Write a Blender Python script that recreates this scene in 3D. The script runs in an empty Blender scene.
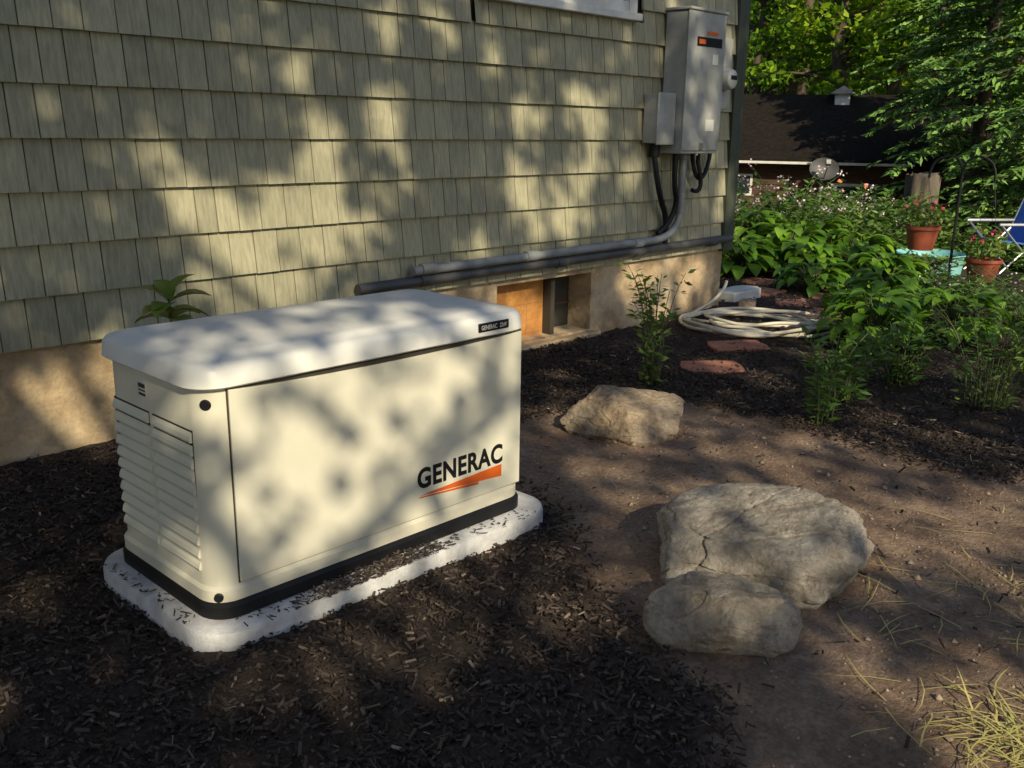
import bpy, math, random, numpy as np
from mathutils import Vector, Matrix, noise
random.seed(7); rng=np.random.default_rng(7)
sc=bpy.context.scene
COL=bpy.context.collection
GZ=-0.075   # ground level near the pad
W=1.892     # wall plane
# ------------------------------------------------------------------ helpers
class MB:
    def __init__(s): s.v=[]; s.f=[]; s.m=[]
    def add(s,vs,fs,m=0):
        o=len(s.v); s.v+= [tuple(p) for p in vs]; s.f+=[tuple(i+o for i in f) for f in fs]; s.m+=[m]*len(fs)
    def box(s,x0,x1,y0,y1,z0,z1,m=0):
        vs=[(x0,y0,z0),(x1,y0,z0),(x1,y1,z0),(x0,y1,z0),(x0,y0,z1),(x1,y0,z1),(x1,y1,z1),(x0,y1,z1)]
        s.add(vs,[(3,2,1,0),(4,5,6,7),(0,1,5,4),(1,2,6,5),(2,3,7,6),(3,0,4,7)],m)
    def obox(s,c,ax,ay,az,m=0):
        c=Vector(c);ax=Vector(ax);ay=Vector(ay);az=Vector(az)
        vs=[c+i*ax+j*ay+k*az for k in(-1,1) for j in(-1,1) for i in(-1,1)]
        s.add(vs,[(2,3,1,0),(4,5,7,6),(0,1,5,4),(1,3,7,5),(3,2,6,7),(2,0,4,6)],m)
    def tube(s,pts,rad,n=8,m=0,cap=True):
        pts=[Vector(p) for p in pts]
        if not hasattr(rad,'__len__'): rad=[rad]*len(pts)
        vs=[];fs=[]; up=Vector((0.13,0.21,1)).normalized()
        prev=None
        for i,p in enumerate(pts):
            d=(pts[min(i+1,len(pts)-1)]-pts[max(i-1,0)])
            d=d.normalized() if d.length>1e-9 else Vector((0,0,1))
            a=(prev if prev is not None else (Vector((1,0,0)) if abs(d.z)>.9 else up))
            a=(a-d*a.dot(d)); a=a.normalized() if a.length>1e-6 else d.orthogonal().normalized()
            b=d.cross(a); prev=a
            for k in range(n):
                t=2*math.pi*k/n; vs.append(p+rad[i]*(a*math.cos(t)+b*math.sin(t)))
        for i in range(len(pts)-1):
            for k in range(n):
                fs.append((i*n+k,i*n+(k+1)%n,(i+1)*n+(k+1)%n,(i+1)*n+k))
        if cap:
            fs.append(tuple(range(n))[::-1]); fs.append(tuple((len(pts)-1)*n+k for k in range(n)))
        s.add(vs,fs,m)
    def loft(s,rings,m=0,capb=True,capt=True):
        n=len(rings[0]); vs=[p for r in rings for p in r]; fs=[]
        for i in range(len(rings)-1):
            for k in range(n): fs.append((i*n+k,i*n+(k+1)%n,(i+1)*n+(k+1)%n,(i+1)*n+k))
        if capb: fs.append(tuple(range(n))[::-1])
        if capt: fs.append(tuple((len(rings)-1)*n+k for k in range(n)))
        s.add(vs,fs,m)
    def obj(s,name,mats,parent=None,smooth=None,bevel=0,bseg=2):
        me=bpy.data.meshes.new(name); me.from_pydata(s.v,[],s.f); 
        for m in mats: me.materials.append(m)
        if len(mats)>1: me.polygons.foreach_set('material_index',s.m)
        if smooth is not None:
            me.shade_smooth()
            me.set_sharp_from_angle(angle=math.radians(smooth))
        me.update()
        o=bpy.data.objects.new(name,me); COL.objects.link(o)
        if bevel:
            b=o.modifiers.new('b','BEVEL'); b.width=bevel; b.segments=bseg; b.limit_method='ANGLE'; b.harden_normals=False
        if parent: o.parent=parent
        return o
def ring(x0,x1,y0,y1,r,z,n=7):
    out=[]
    for cx,cy,a0 in ((x1-r,y1-r,0),(x0+r,y1-r,90),(x0+r,y0+r,180),(x1-r,y0+r,270)):
        for i in range(n+1):
            a=math.radians(a0+90*i/n); out.append((cx+r*math.cos(a),cy+r*math.sin(a),z))
    return out
def empty(name,loc=(0,0,0)):
    e=bpy.data.objects.new(name,None); COL.objects.link(e); e.location=loc; e.empty_display_size=.1; return e
def npmesh(name,V,F,mats,parent=None,mi=None,smooth=False):
    me=bpy.data.meshes.new(name); V=np.asarray(V,dtype=np.float32); F=np.asarray(F,dtype=np.int32)
    nf,k=F.shape
    me.vertices.add(len(V)); me.vertices.foreach_set('co',V.ravel())
    me.loops.add(nf*k); me.loops.foreach_set('vertex_index',F.ravel())
    me.polygons.add(nf); me.polygons.foreach_set('loop_start',np.arange(0,nf*k,k,dtype=np.int32))
    for m in mats: me.materials.append(m)
    if mi is not None: me.polygons.foreach_set('material_index',np.asarray(mi,dtype=np.int32))
    me.update(calc_edges=True); me.validate()
    if smooth: me.shade_smooth()
    o=bpy.data.objects.new(name,me); COL.objects.link(o)
    if parent: o.parent=parent
    return o
def unit(a): return a/np.maximum(np.linalg.norm(a,axis=-1,keepdims=True),1e-9)
def leafmesh(name,P,L,Wd,mats,D=None,droop=.0,parent=None,flat=0.0,mi=None):
    n=len(P); P=np.asarray(P,float)
    if D is None: D=rng.normal(size=(n,3)); D[:,2]*=.6
    D=unit(D); N=rng.normal(size=(n,3)); N[:,2]+=flat; S=unit(np.cross(D,N)); Nn=np.cross(S,D)
    L=np.broadcast_to(L,(n,))[:,None]; Wd=np.broadcast_to(Wd,(n,))[:,None]
    b=P-D*L/2; t=P+D*L/2; l=P-S*Wd/2+Nn*Wd*.18-D*L*.08; r=P+S*Wd/2+Nn*Wd*.18-D*L*.08
    V=np.stack([b,l,t,r],1).reshape(-1,3)
    i=np.arange(n)[:,None]*4
    F=np.concatenate([i+np.array([[0,2,1]]),i+np.array([[0,3,2]])],0)
    m2=None if mi is None else np.concatenate([mi,mi])
    return npmesh(name,V,F,mats,parent,m2)
# ------------------------------------------------------------------ materials
def newmat(name):
    m=bpy.data.materials.new(name); m.use_nodes=True; nt=m.node_tree; nt.nodes.clear()
    out=nt.nodes.new('ShaderNodeOutputMaterial'); p=nt.nodes.new('ShaderNodeBsdfPrincipled')
    nt.links.new(p.outputs[0],out.inputs[0]); return m,nt,p,out
def c4(c): return (c[0],c[1],c[2],1)
def ramp(nt,fac,stops):
    r=nt.nodes.new('ShaderNodeValToRGB'); e=r.color_ramp.elements
    while len(e)<len(stops): e.new(.5)
    for i,(p,c) in enumerate(stops): e[i].position=p; e[i].color=c4(c)
    nt.links.new(fac,r.inputs[0]); return r.outputs[0]
def mixc(nt,f,a,b,mode='MIX'):
    m=nt.nodes.new('ShaderNodeMix'); m.data_type='RGBA'; m.blend_type=mode
    for s,v in ((0,f),(6,a),(7,b)):
        if hasattr(v,'is_linked') or hasattr(v,'links'): nt.links.new(v,m.inputs[s])
        else: m.inputs[s].default_value= v if s==0 else c4(v)
    return m.outputs[2]
def bump(nt,h,dist,strength,p):
    b=nt.nodes.new('ShaderNodeBump'); b.inputs['Distance'].default_value=dist; b.inputs['Strength'].default_value=strength
    nt.links.new(h,b.inputs['Height']); nt.links.new(b.outputs[0],p.inputs['Normal']); return b
def coords(nt,scale=(1,1,1)):
    tc=nt.nodes.new('ShaderNodeTexCoord'); mp=nt.nodes.new('ShaderNodeMapping'); mp.inputs['Scale'].default_value=scale
    nt.links.new(tc.outputs['Object'],mp.inputs[0]); return mp.outputs[0]
def noi(nt,vec,scale,detail=4,rough=.55,dist=0):
    n=nt.nodes.new('ShaderNodeTexNoise'); n.inputs['Scale'].default_value=scale; n.inputs['Detail'].default_value=detail
    n.inputs['Roughness'].default_value=rough; n.inputs['Distortion'].default_value=dist
    if vec: nt.links.new(vec,n.inputs['Vector'])
    return n.outputs['Fac']
def mat_plain(name,c,c2=None,rough=.5,scale=8,metal=0,bmp=0,bscale=60,spec=.5,vscale=(1,1,1)):
    m,nt,p,o=newmat(name); v=coords(nt,vscale)
    c2=c2 or tuple(x*.85 for x in c)
    nt.links.new(ramp(nt,noi(nt,v,scale),[(.35,c2),(.65,c)]),p.inputs['Base Color'])
    p.inputs['Roughness'].default_value=rough; p.inputs['Metallic'].default_value=metal
    p.inputs['Specular IOR Level'].default_value=spec
    if bmp: bump(nt,noi(nt,v,bscale,3),bmp,1,p)
    return m
def mat_leaf(name,cols,trans=.35,rough=.5,spec=.35):
    m,nt,p,o=newmat(name); g=nt.nodes.new('ShaderNodeNewGeometry')
    st=[(i/(len(cols)-1),c) for i,c in enumerate(cols)]
    v=coords(nt); n1=noi(nt,v,1.1,2)
    ad=nt.nodes.new('ShaderNodeMath'); ad.operation='MULTIPLY_ADD'; ad.inputs[1].default_value=.6
    nt.links.new(g.outputs['Random Per Island'],ad.inputs[0]); 
    sb=nt.nodes.new('ShaderNodeMath'); sb.operation='MULTIPLY_ADD'; sb.inputs[1].default_value=1.2; sb.inputs[2].default_value=-.4
    nt.links.new(n1,sb.inputs[0]); nt.links.new(sb.outputs[0],ad.inputs[2])
    c=ramp(nt,ad.outputs[0],st)
    nt.links.new(c,p.inputs['Base Color']); p.inputs['Roughness'].default_value=rough; p.inputs['Specular IOR Level'].default_value=spec
    if trans>0:
        t=nt.nodes.new('ShaderNodeBsdfTranslucent'); nt.links.new(mixc(nt,.5,c,(.25,.4,.03),'MIX'),t.inputs[0])
        mx=nt.nodes.new('ShaderNodeMixShader'); mx.inputs[0].default_value=trans
        nt.links.new(p.outputs[0],mx.inputs[1]); nt.links.new(t.outputs[0],mx.inputs[2]); nt.links.new(mx.outputs[0],o.inputs[0])
    return m

# shingles
def mk_shingle():
    m,nt,p,o=newmat('cedar_shingle'); g=nt.nodes.new('ShaderNodeNewGeometry')
    v=coords(nt,(1,1,.09)); n1=noi(nt,v,70,5,.65); v2=coords(nt); n2=noi(nt,v2,2.2,4)
    base=ramp(nt,g.outputs['Random Per Island'],[(0,(.36,.345,.25)),(.5,(.42,.40,.29)),(1,(.49,.46,.33))])
    c=mixc(nt,.65,base,ramp(nt,n1,[(.3,(.5,.5,.48)),(.7,(1.12,1.1,1.05))]),'MULTIPLY')
    c=mixc(nt,.3,c,ramp(nt,n2,[(.3,(.65,.66,.6)),(.7,(1.15,1.12,1.05))]),'MULTIPLY')
    nt.links.new(c,p.inputs['Base Color']); p.inputs['Roughness'].default_value=.75
    p.inputs['Specular IOR Level'].default_value=.3
    bump(nt,n1,.003,.8,p); return m
M_sh=mk_shingle()
M_back=mat_plain('siding_shadow_gap',(.03,.03,.022),rough=.9)
def mk_found():
    m,nt,p,o=newmat('parged_concrete'); v=coords(nt); n=noi(nt,v,3,6,.65); n2=noi(nt,v,26,5,.7)
    c=ramp(nt,n,[(.3,(.32,.23,.14)),(.5,(.55,.42,.27)),(.7,(.66,.54,.39))])
    c=mixc(nt,.5,c,ramp(nt,n2,[(.35,(.6,.55,.5)),(.65,(1.1,1.1,1.08))]),'MULTIPLY')
    nt.links.new(c,p.inputs['Base Color']); p.inputs['Roughness'].default_value=.9
    bump(nt,n2,.012,.8,p); return m
M_found=mk_found()
M_trimdk=mat_plain('green_trim_paint',(.06,.07,.05),rough=.6)
M_white=mat_plain('white_trim_paint',(.75,.74,.70),(.62,.60,.55),rough=.5)
M_glass=mat_plain('window_glass',(.03,.04,.05),rough=.05,spec=.9)
M_roof=mat_plain('asphalt_shingle_roof',(.06,.055,.05),(.035,.03,.03),rough=.9,scale=20)
M_roofdk=mat_plain('dark_shed_roof',(.024,.019,.016),(.012,.010,.009),rough=.95,scale=14,spec=.1)
def mk_brick():
    m,nt,p,o=newmat('clay_brick')
    tc=nt.nodes.new('ShaderNodeTexCoord'); sx=nt.nodes.new('ShaderNodeSeparateXYZ'); cx=nt.nodes.new('ShaderNodeCombineXYZ')
    v=coords(nt,(1,1,1))
    nt.links.new(tc.outputs['Object'],sx.inputs[0]); nt.links.new(sx.outputs[0],cx.inputs[0]); nt.links.new(sx.outputs[2],cx.inputs[1])
    b=nt.nodes.new('ShaderNodeTexBrick'); nt.links.new(cx.outputs[0],b.inputs[0])
    b.inputs['Color1'].default_value=(.64,.31,.08,1); b.inputs['Color2'].default_value=(.56,.25,.07,1); b.inputs['Mortar'].default_value=(.42,.22,.09,1)
    b.inputs['Scale'].default_value=1; b.inputs['Brick Width'].default_value=.4; b.inputs['Row Height'].default_value=.2; b.inputs['Mortar Size'].default_value=.004
    c=mixc(nt,.8,b.outputs[0],ramp(nt,noi(nt,v,9,6,.7),[(.3,(.45,.40,.38)),(.7,(1.1,1.1,1.1))]),'MULTIPLY')
    nt.links.new(c,p.inputs['Base Color']); p.inputs['Roughness'].default_value=.9
    bump(nt,noi(nt,v,60,4),.006,1,p); return m
M_brick=mk_brick()
def mk_paint(name,c,dirt,rough):
    m,nt,p,o=newmat(name); v=coords(nt); n=noi(nt,v,4,6,.65)
    cc=ramp(nt,n,[(.25,dirt),(.55,c)])
    tc=nt.nodes.new('ShaderNodeTexCoord'); sx=nt.nodes.new('ShaderNodeSeparateXYZ'); nt.links.new(tc.outputs['Object'],sx.inputs[0])
    mr=nt.nodes.new('ShaderNodeMapRange'); mr.inputs['From Min'].default_value=.16; mr.inputs['From Max'].default_value=.04; mr.inputs['To Max'].default_value=.55; nt.links.new(sx.outputs[2],mr.inputs['Value'])
    mm=nt.nodes.new('ShaderNodeMath'); mm.operation='MULTIPLY'; nt.links.new(mr.outputs[0],mm.inputs[0]); nt.links.new(noi(nt,v,22,6,.7),mm.inputs[1])
    cc=mixc(nt,mm.outputs[0],cc,(.30,.25,.19))
    nt.links.new(cc,p.inputs['Base Color'])
    nt.links.new(ramp(nt,noi(nt,v,9,4),[(.3,(rough-.08,)*3),(.7,(rough+.1,)*3)]),p.inputs['Roughness'])
    bump(nt,noi(nt,v,900,1),.0004,.5,p); return m
M_cream=mk_paint('bisque_powder_coat',(.74,.71,.595),(.68,.645,.53),.38)
M_lid=mk_paint('lid_powder_coat',(.80,.79,.76),(.73,.72,.69),.42)
M_black=mat_plain('black_plastic',(.010,.010,.012),rough=.5,spec=.3)
M_seam=mat_plain('dark_seam',(.045,.04,.03),rough=.8)
M_pad=mat_plain('composite_pad',(.64,.64,.66),(.45,.44,.45),rough=.7,scale=14,bmp=.003,bscale=120)
M_orange=mat_plain('orange_decal',(.75,.14,.02),(.70,.12,.02),rough=.4)
M_gray=mat_plain('gray_enamel',(.44,.44,.42),(.30,.30,.285),rough=.5,scale=5)
M_conduit=mat_plain('pvc_conduit',(.31,.32,.33),(.19,.19,.20),rough=.5,scale=6)
M_conduitdk=mat_plain('dark_conduit',(.09,.09,.095),(.06,.06,.06),rough=.5,scale=6)
M_metal=mat_plain('galvanised_metal',(.5,.5,.5),rough=.35,metal=.8)
M_hose=mat_plain('hose_vinyl',(.76,.72,.60),(.62,.57,.45),rough=.45,scale=5)
M_redstone=mat_plain('red_flagstone',(.50,.21,.13),(.32,.14,.09),rough=.9,scale=10,bmp=.004,bscale=50)
M_terra=mat_plain('terracotta_plastic',(.36,.09,.045),(.27,.06,.03),rough=.6)
M_brown=mat_plain('brown_shed_siding',(.11,.052,.034),(.06,.03,.02),rough=.85,scale=6,vscale=(1,1,6))
M_bark=mat_plain('tree_bark',(.13,.095,.065),(.05,.038,.028),rough=.95,scale=9,bmp=.02,bscale=18,vscale=(1,1,.25))
M_stump=mat_plain('weathered_wood',(.17,.14,.11),(.06,.05,.04),rough=.9,scale=9,bmp=.01,bscale=30,vscale=(1,1,.2))
M_blue=mat_plain('blue_fabric',(.05,.18,.62),rough=.7)
M_turq=mat_plain('pale_blue_plastic',(.25,.55,.58),(.18,.45,.5),rough=.5)
M_stem=mat_plain('plant_stem',(.09,.13,.04),(.05,.06,.02),rough=.7)
L_hosta=mat_leaf('hosta_leaf',[(.05,.13,.012),(.11,.25,.02),(.19,.37,.03),(.28,.48,.05)],.3,.4,.4)
L_bush=mat_leaf('shrub_leaf',[(.04,.08,.018),(.08,.17,.03),(.14,.25,.04)],.2)
L_sedge=mat_leaf('perennial_leaf',[(.05,.10,.022),(.10,.19,.035),(.17,.27,.055),(.25,.26,.07)],.2)
L_forest=mat_leaf('forest_leaf',[(.02,.07,.006),(.10,.22,.010),(.30,.48,.018),(.58,.68,.04)],.45)
L_dark=mat_leaf('understory_leaf',[(.010,.025,.006),(.03,.07,.012),(.06,.12,.02)],0)
L_hem=mat_leaf('hemlock_needles',[(.05,.12,.03),(.14,.27,.06),(.27,.46,.10)],0)
L_canopy=mat_leaf('canopy_leaf',[(.03,.07,.015),(.05,.11,.02),(.08,.15,.03)],0)
L_pink=mat_leaf('pale_pink_petal',[(.5,.35,.42),(.65,.5,.58),(.7,.65,.68)],0)
L_red=mat_leaf('red_petal',[(.55,.03,.05),(.7,.08,.10),(.6,.05,.2)],0)
L_orange=mat_leaf('orange_petal',[(.62,.16,.05),(.7,.22,.08)],0)
L_mag=mat_leaf('bronze_green_leaf',[(.10,.20,.03),(.20,.27,.05),(.40,.24,.13)],.35,.4)
L_straw=mat_leaf('straw_blade',[(.55,.47,.17),(.66,.56,.22),(.42,.46,.14)],.2)

# ------------------------------------------------------------------ ground
SOIL=np.array([(1.38,-.02),(1.45,.5),(1.9,.85),(2.6,.95),(3.05,.5),(3.1,.0),(2.95,-.5),(3.0,-1.0),(3.4,-1.6),(4.2,-3),(5,-6),(.8,-6),(.35,-2.2),(.48,-1.35),(.85,-.82),(1.1,-.35)])
def sdpoly(X,Y,poly):
    d=np.full(X.shape,1e9); ins=np.zeros(X.shape,bool); n=len(poly)
    for i in range(n):
        a=poly[i]; b=poly[(i+1)%n]; e=b-a
        t=np.clip(((X-a[0])*e[0]+(Y-a[1])*e[1])/(e@e),0,1)
        d=np.minimum(d,np.hypot(X-a[0]-t*e[0],Y-a[1]-t*e[1]))
        c=((a[1]>Y)!=(b[1]>Y))&(X<(b[0]-a[0])*(Y-a[1])/(b[1]-a[1]+1e-12)+a[0]); ins^=c
    return np.where(ins,-d,d)
def nz(x,y,s,seed=0): return noise.noise(Vector((x*s+seed,y*s-seed*.7,seed*1.3)))
def smooth(a,b,x): t=np.clip((x-a)/(b-a),0,1); return t*t*(3-2*t)
def gheight(x,y):
    h=GZ-1.15*smooth(9.5,15.5,x)+.015*nz(x,y,1.3)+.01*nz(x,y,4,3)
    return h
def gh_np(X,Y): return np.array([gheight(a,b) for a,b in zip(X,Y)])
def axis(lo,hi,f0,f1,step):
    a=list(np.arange(f0,f1,step)); s=step; x=a[-1]
    while x<hi: s*=1.25; x+=s; a.append(x)
    s=step;x=a[0]; pre=[]
    while x>lo: s*=1.25; x-=s; pre.append(x)
    return np.array(pre[::-1]+a)
gx=axis(-120,160,-2.2,6.5,.035); gy=axis(-120,120,-3.2,2.0,.035)
XX,YY=np.meshgrid(gx,gy); X=XX.ravel();Y=YY.ravel()
sd=sdpoly(X,Y,SOIL)+np.array([.10*nz(a,b,2.5,5)+.05*nz(a,b,9,2) if abs(a)<12 and abs(b)<12 else 0 for a,b in zip(X,Y)])
mul=smooth(-.05,.06,sd)
far=smooth(8.5,10.5,X)*1.0; far=np.maximum(far,smooth(4,6,-X)); far=np.maximum(far,smooth(5,6.5,-Y))
Z=np.array([gheight(a,b) for a,b in zip(X,Y)])
near=(np.abs(X-2)<5)&(np.abs(Y)<4)
Z+=np.where(near,mul*.012,0)
fine=np.array([ (.012*nz(a,b,14,1)+.008*nz(a,b,33,8)) if nr else 0 for a,b,nr in zip(X,Y,near)])
Z+=fine*(.35+.65*mul)
nxg,nyg=len(gx),len(gy)
ii=np.arange(nyg-1)[:,None]*nxg+np.arange(nxg-1)[None,:]; ii=ii.ravel()
F=np.stack([ii,ii+1,ii+nxg+1,ii+nxg],1)
def mk_ground():
    m,nt,p,o=newmat('ground_soil'); v=coords(nt)
    at=nt.nodes.new('ShaderNodeAttribute'); at.attribute_name='mulch'
    ag=nt.nodes.new('ShaderNodeAttribute'); ag.attribute_name='lawn'
    n1=noi(nt,v,3,6,.65); n2=noi(nt,v,60,6,.7); n3=noi(nt,v,14,5,.7)
    soil=ramp(nt,n1,[(.3,(.235,.160,.118)),(.5,(.34,.240,.178)),(.7,(.43,.315,.24))])
    soil=mixc(nt,.7,soil,ramp(nt,n3,[(.3,(.6,.58,.56)),(.7,(1.2,1.2,1.2))]),'MULTIPLY')
    soil=mixc(nt,.7,soil,ramp(nt,n2,[(.35,(.5,.48,.46)),(.62,(1.15,1.15,1.15))]),'MULTIPLY')
    mu=ramp(nt,n2,[(.3,(.026,.020,.017)),(.6,(.080,.060,.051))])
    lw=ramp(nt,n1,[(.3,(.03,.05,.015)),(.7,(.07,.10,.03))])
    c=mixc(nt,at.outputs['Fac'],soil,mu); c=mixc(nt,ag.outputs['Fac'],c,lw)
    nt.links.new(c,p.inputs['Base Color']); p.inputs['Roughness'].default_value=.95; p.inputs['Specular IOR Level'].default_value=.15
    bump(nt,n2,.02,.9,p); return m
g=npmesh('ground',np.stack([X,Y,Z],1),F,[mk_ground()],smooth=True)
for nm,arr in (('mulch',mul),('lawn',far)):
    a=g.data.attributes.new(nm,'FLOAT','POINT'); a.data.foreach_set('value',arr.astype(np.float32))
# mulch chips
def chips(name,n,xr,yr,keepfn,Lr,Wr,mats,zoff=.004):
    x=rng.uniform(*xr,n); y=rng.uniform(*yr,n); k=keepfn(x,y); x=x[k];y=y[k]; n=len(x)
    z=gh_np(x,y)+zoff+rng.uniform(.0,.022,n)
    L=rng.uniform(*Lr,n)*rng.uniform(.4,1,n)**1.3; Wd=rng.uniform(*Wr,n)
    yaw=rng.uniform(0,2*np.pi,n); ti=rng.normal(0,.35,n)
    D=np.stack([np.cos(yaw)*np.cos(ti),np.sin(yaw)*np.cos(ti),np.sin(ti)],1)
    Nn=rng.normal(size=(n,3))*.5; Nn[:,2]+=1; S=unit(np.cross(D,Nn)); U=np.cross(S,D)
    C=np.stack([x,y,z],1); L=L[:,None];Wd=Wd[:,None]
    a0=C-D*L/2-S*Wd/2; a1=C-D*L/2+S*Wd/2*.6; b0=C+D*L/2-S*Wd/2*.5; b1=C+D*L/2+S*Wd/2; m0=C-D*L/2+U*Wd*.5; m1=C+D*L/2+U*Wd*.4
    V=np.stack([a0,m0,a1,b0,m1,b1],1).reshape(-1,3); i=np.arange(n)[:,None]*6
    F=np.concatenate([i+np.array([[0,1,4,3]]),i+np.array([[1,2,5,4]]),i+np.array([[0,2,5,3]])],0)
    return npmesh(name,V,F,mats)
def mk_chip():
    m,nt,p,o=newmat('bark_mulch'); gg=nt.nodes.new('ShaderNodeNewGeometry')
    c=ramp(nt,gg.outputs['Random Per Island'],[(0,(.030,.023,.020)),(.6,(.072,.054,.045)),(.9,(.105,.080,.067)),(.98,(.18,.135,.10)),(1,(.34,.26,.20))])
    nt.links.new(c,p.inputs['Base Color']); p.inputs['Roughness'].default_value=.75; p.inputs['Specular IOR Level'].default_value=.2; return m
M_chip=mk_chip()
PX0,PX1,PY0,PY1=-.062,1.33,-.075,.675
def inpad(x,y,e=0): return (x>PX0+.01)&(x<PX1-.01)&(y>PY0+.01)&(y<PY1-.01)
def keep_m(x,y):
    s=sdpoly(x,y,SOIL); s=s+np.array([.10*nz(a,b,2.5,5)+.05*nz(a,b,9,2) for a,b in zip(x,y)])
    pr=smooth(-.12,.07,s)*.988+.012
    return (rng.random(len(x))<pr)&(~inpad(x,y,0.0))&(y<W-.03)
chips('bark_mulch',115000,(-1.3,3.6),(-1.9,1.88),keep_m,(.010,.048),(.003,.013),[M_chip])
o2=chips('bark_mulch',26000,(3.4,9),(-2.2,3.2),lambda x,y:(rng.random(len(x))<smooth(-.1,.1,sdpoly(x,y,SOIL)))&~((x<5.7)&(y>W-.03)),(.02,.07),(.006,.014),[M_chip],.006)
M_peb=mat_plain('pebble',(.42,.33,.26),(.22,.16,.12),rough=.9,scale=30)
mb=MB()
for i in range(2600):
    x=random.uniform(.5,3.2);y=random.uniform(-2.2,.8)
    if sdpoly(np.array([x]),np.array([y]),SOIL)[0]>0: continue
    r=random.uniform(.002,.007)*(1 if random.random()<.95 else 2.2)
    z=gheight(x,y)+r*.3; vs=[]
    for dx,dy,dz in ((1,0,0),(0,1,0),(-1,0,0),(0,-1,0),(0,0,.8),(0,0,-.8)):
        k=r*random.uniform(.7,1.3); vs.append((x+dx*k,y+dy*k,z+dz*k))
    mb.add(vs,[(0,1,4),(1,2,4),(2,3,4),(3,0,4),(1,0,5),(2,1,5),(3,2,5),(0,3,5)])
mb.obj('pebbles',[M_peb],smooth=80)

# ------------------------------------------------------------------ house
house=empty('shingled_house',(0,0,0))
S0=.415; EX=.21; HX0=-7.0; CX=5.60; ZT=4.6
mb=MB()
OX0,OX1=3.0,3.92   # foundation opening
WX0,WX1,WZ0,WZ1=2.82,4.23,2.06,3.5
k=0; z=S0
while z<ZT:
    x=HX0+random.uniform(0,.1)
    while x<CX:
        w=random.choice((.10,.11,.12,.13,.14,.155)); x1=min(x+w,CX)
        zb=z+random.uniform(-.0012,.0012); zt=z+EX+.012
        g_=.0026; yo=random.uniform(-.0012,.0012)
        if not(x1>WX0-.02 and x<WX1+.02 and zt>WZ0 and z<WZ1) and x1-x>.03:
            yb=W-.027+yo; yt=W-.002+yo
            a,b=x+g_,x1-g_; tl=random.uniform(-.0006,.0006)
            mb.add([(a,yb,zb-tl),(b,yb,zb+tl),(b,yt,zt),(a,yt,zt),(a,yb+.017,zb-tl),(b,yb+.017,zb+tl),(b,yt+.012,zt),(a,yt+.012,zt)],
               [(0,1,2,3),(1,0,4,5),(1,5,6,2),(0,3,7,4)])
        x=x1
    z+=EX
mb.obj('shingle_siding',[M_sh],house)
mb=MB(); mb.box(HX0,CX+.02,W+.012,W+.15,S0+.004,ZT); mb.box(CX-.13,CX+.02,W+.15,W+9,S0+.004,ZT); mb.box(HX0,CX-.13,W+8.8,W+9,S0,ZT); mb.box(HX0,HX0+.15,W+.15,W+8.8,S0,ZT)
mb.obj('wall_backing',[M_back],house)
mb=MB(); z=S0
while z<ZT:
    y=W+.05
    while y<W+9:
        w=random.uniform(.1,.16); mb.add([(CX+.046,y+.002,z),(CX+.046,y+w-.002,z),(CX+.025,y+w-.002,z+EX+.01),(CX+.025,y+.002,z+EX+.01),(CX+.025,y+.002,z),(CX+.025,y+w-.002,z)],[(0,1,2,3),(0,4,5,1)]); y+=w
    z+=EX
mb.obj('side_shingle_siding',[M_sh],house)
mb=MB(); mb.box(CX,CX+.055,W-.04,W+.06,S0-.02,ZT+.1); mb.box(CX-.09,CX-.003,W-.042,W+.01,S0-.02,ZT+.1); mb.obj('corner_board',[M_trimdk],house,bevel=.004)
FY=W+.012
mb=MB(); 
mb.box(HX0,OX0,FY,FY+.3,-.6,S0-.001); mb.box(OX1,CX-.02,FY,FY+.3,-.6,S0-.001); mb.box(OX0+.001,OX1-.001,FY+.002,FY+.3,-.6,-.02); mb.box(OX0+.001,OX1-.001,FY+.002,FY+.3,.375,S0-.002)
mb.box(CX-.3,CX-.02,FY+.301,W+9,-1.6,S0-.001)
mb.obj('foundation',[M_found],house)
mb=MB(); mb.box(OX0-.04,OX1+.05,FY-.07,FY-.003,-.14,-.03); mb.obj('opening_sill',[M_found],house,bevel=.01)
mb=MB(); mb.box(OX0+.002,OX1-.36,FY+.12,FY+.24,-.02,.374); mb.obj('brick_infill',[M_brick],house)
mb=MB(); mb.box(OX1-.358,OX1-.002,FY+.2,FY+.24,-.02,.374,0); mb.box(OX1-.358,OX1-.32,FY+.05,FY+.2,-.02,.374,0); mb.box(OX1-.318,OX1-.003,FY+.19,FY+.199,.14,.155,1)
mb.obj('crawlspace_window',[M_seam,M_brown],house)
mb=MB(); t=.085
mb.box(WX0-.03,WX1+.03,W-.07,W+.02,WZ0-.045,WZ0); mb.box(WX0,WX0+t,W-.045,W+.02,WZ0+.001,WZ1); mb.box(WX1-t,WX1,W-.045,W+.02,WZ0+.001,WZ1); mb.box(WX0+t+.001,WX1-t-.001,W-.045,W+.02,WZ1-t,WZ1)
mb.box(WX0+t+.001,WX1-t-.001,W-.04,W+.02,WZ0+.001,WZ0+.07); mb.box((WX0+WX1)/2-.025,(WX0+WX1)/2+.025,W-.035,W+.02,WZ0+.071,WZ1-t-.001)
wn=mb.obj('window_frame',[M_white],house,bevel=.004)
mb=MB(); x=WX0-.05
zc=S0+EX*7
while x<WX1+.05:
    w=random.choice((.11,.12,.13,.14)); mb.add([(x+.0026,W-.027,zc),(x+w-.0026,W-.027,zc),(x+w-.0026,W-.012,WZ0-.046),(x+.0026,W-.012,WZ0-.046),(x+.0026,W-.01,zc),(x+w-.0026,W-.01,zc)],[(0,1,2,3),(1,0,4,5)]); x+=w
mb.obj('sill_course_shingles',[M_sh],house)
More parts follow.
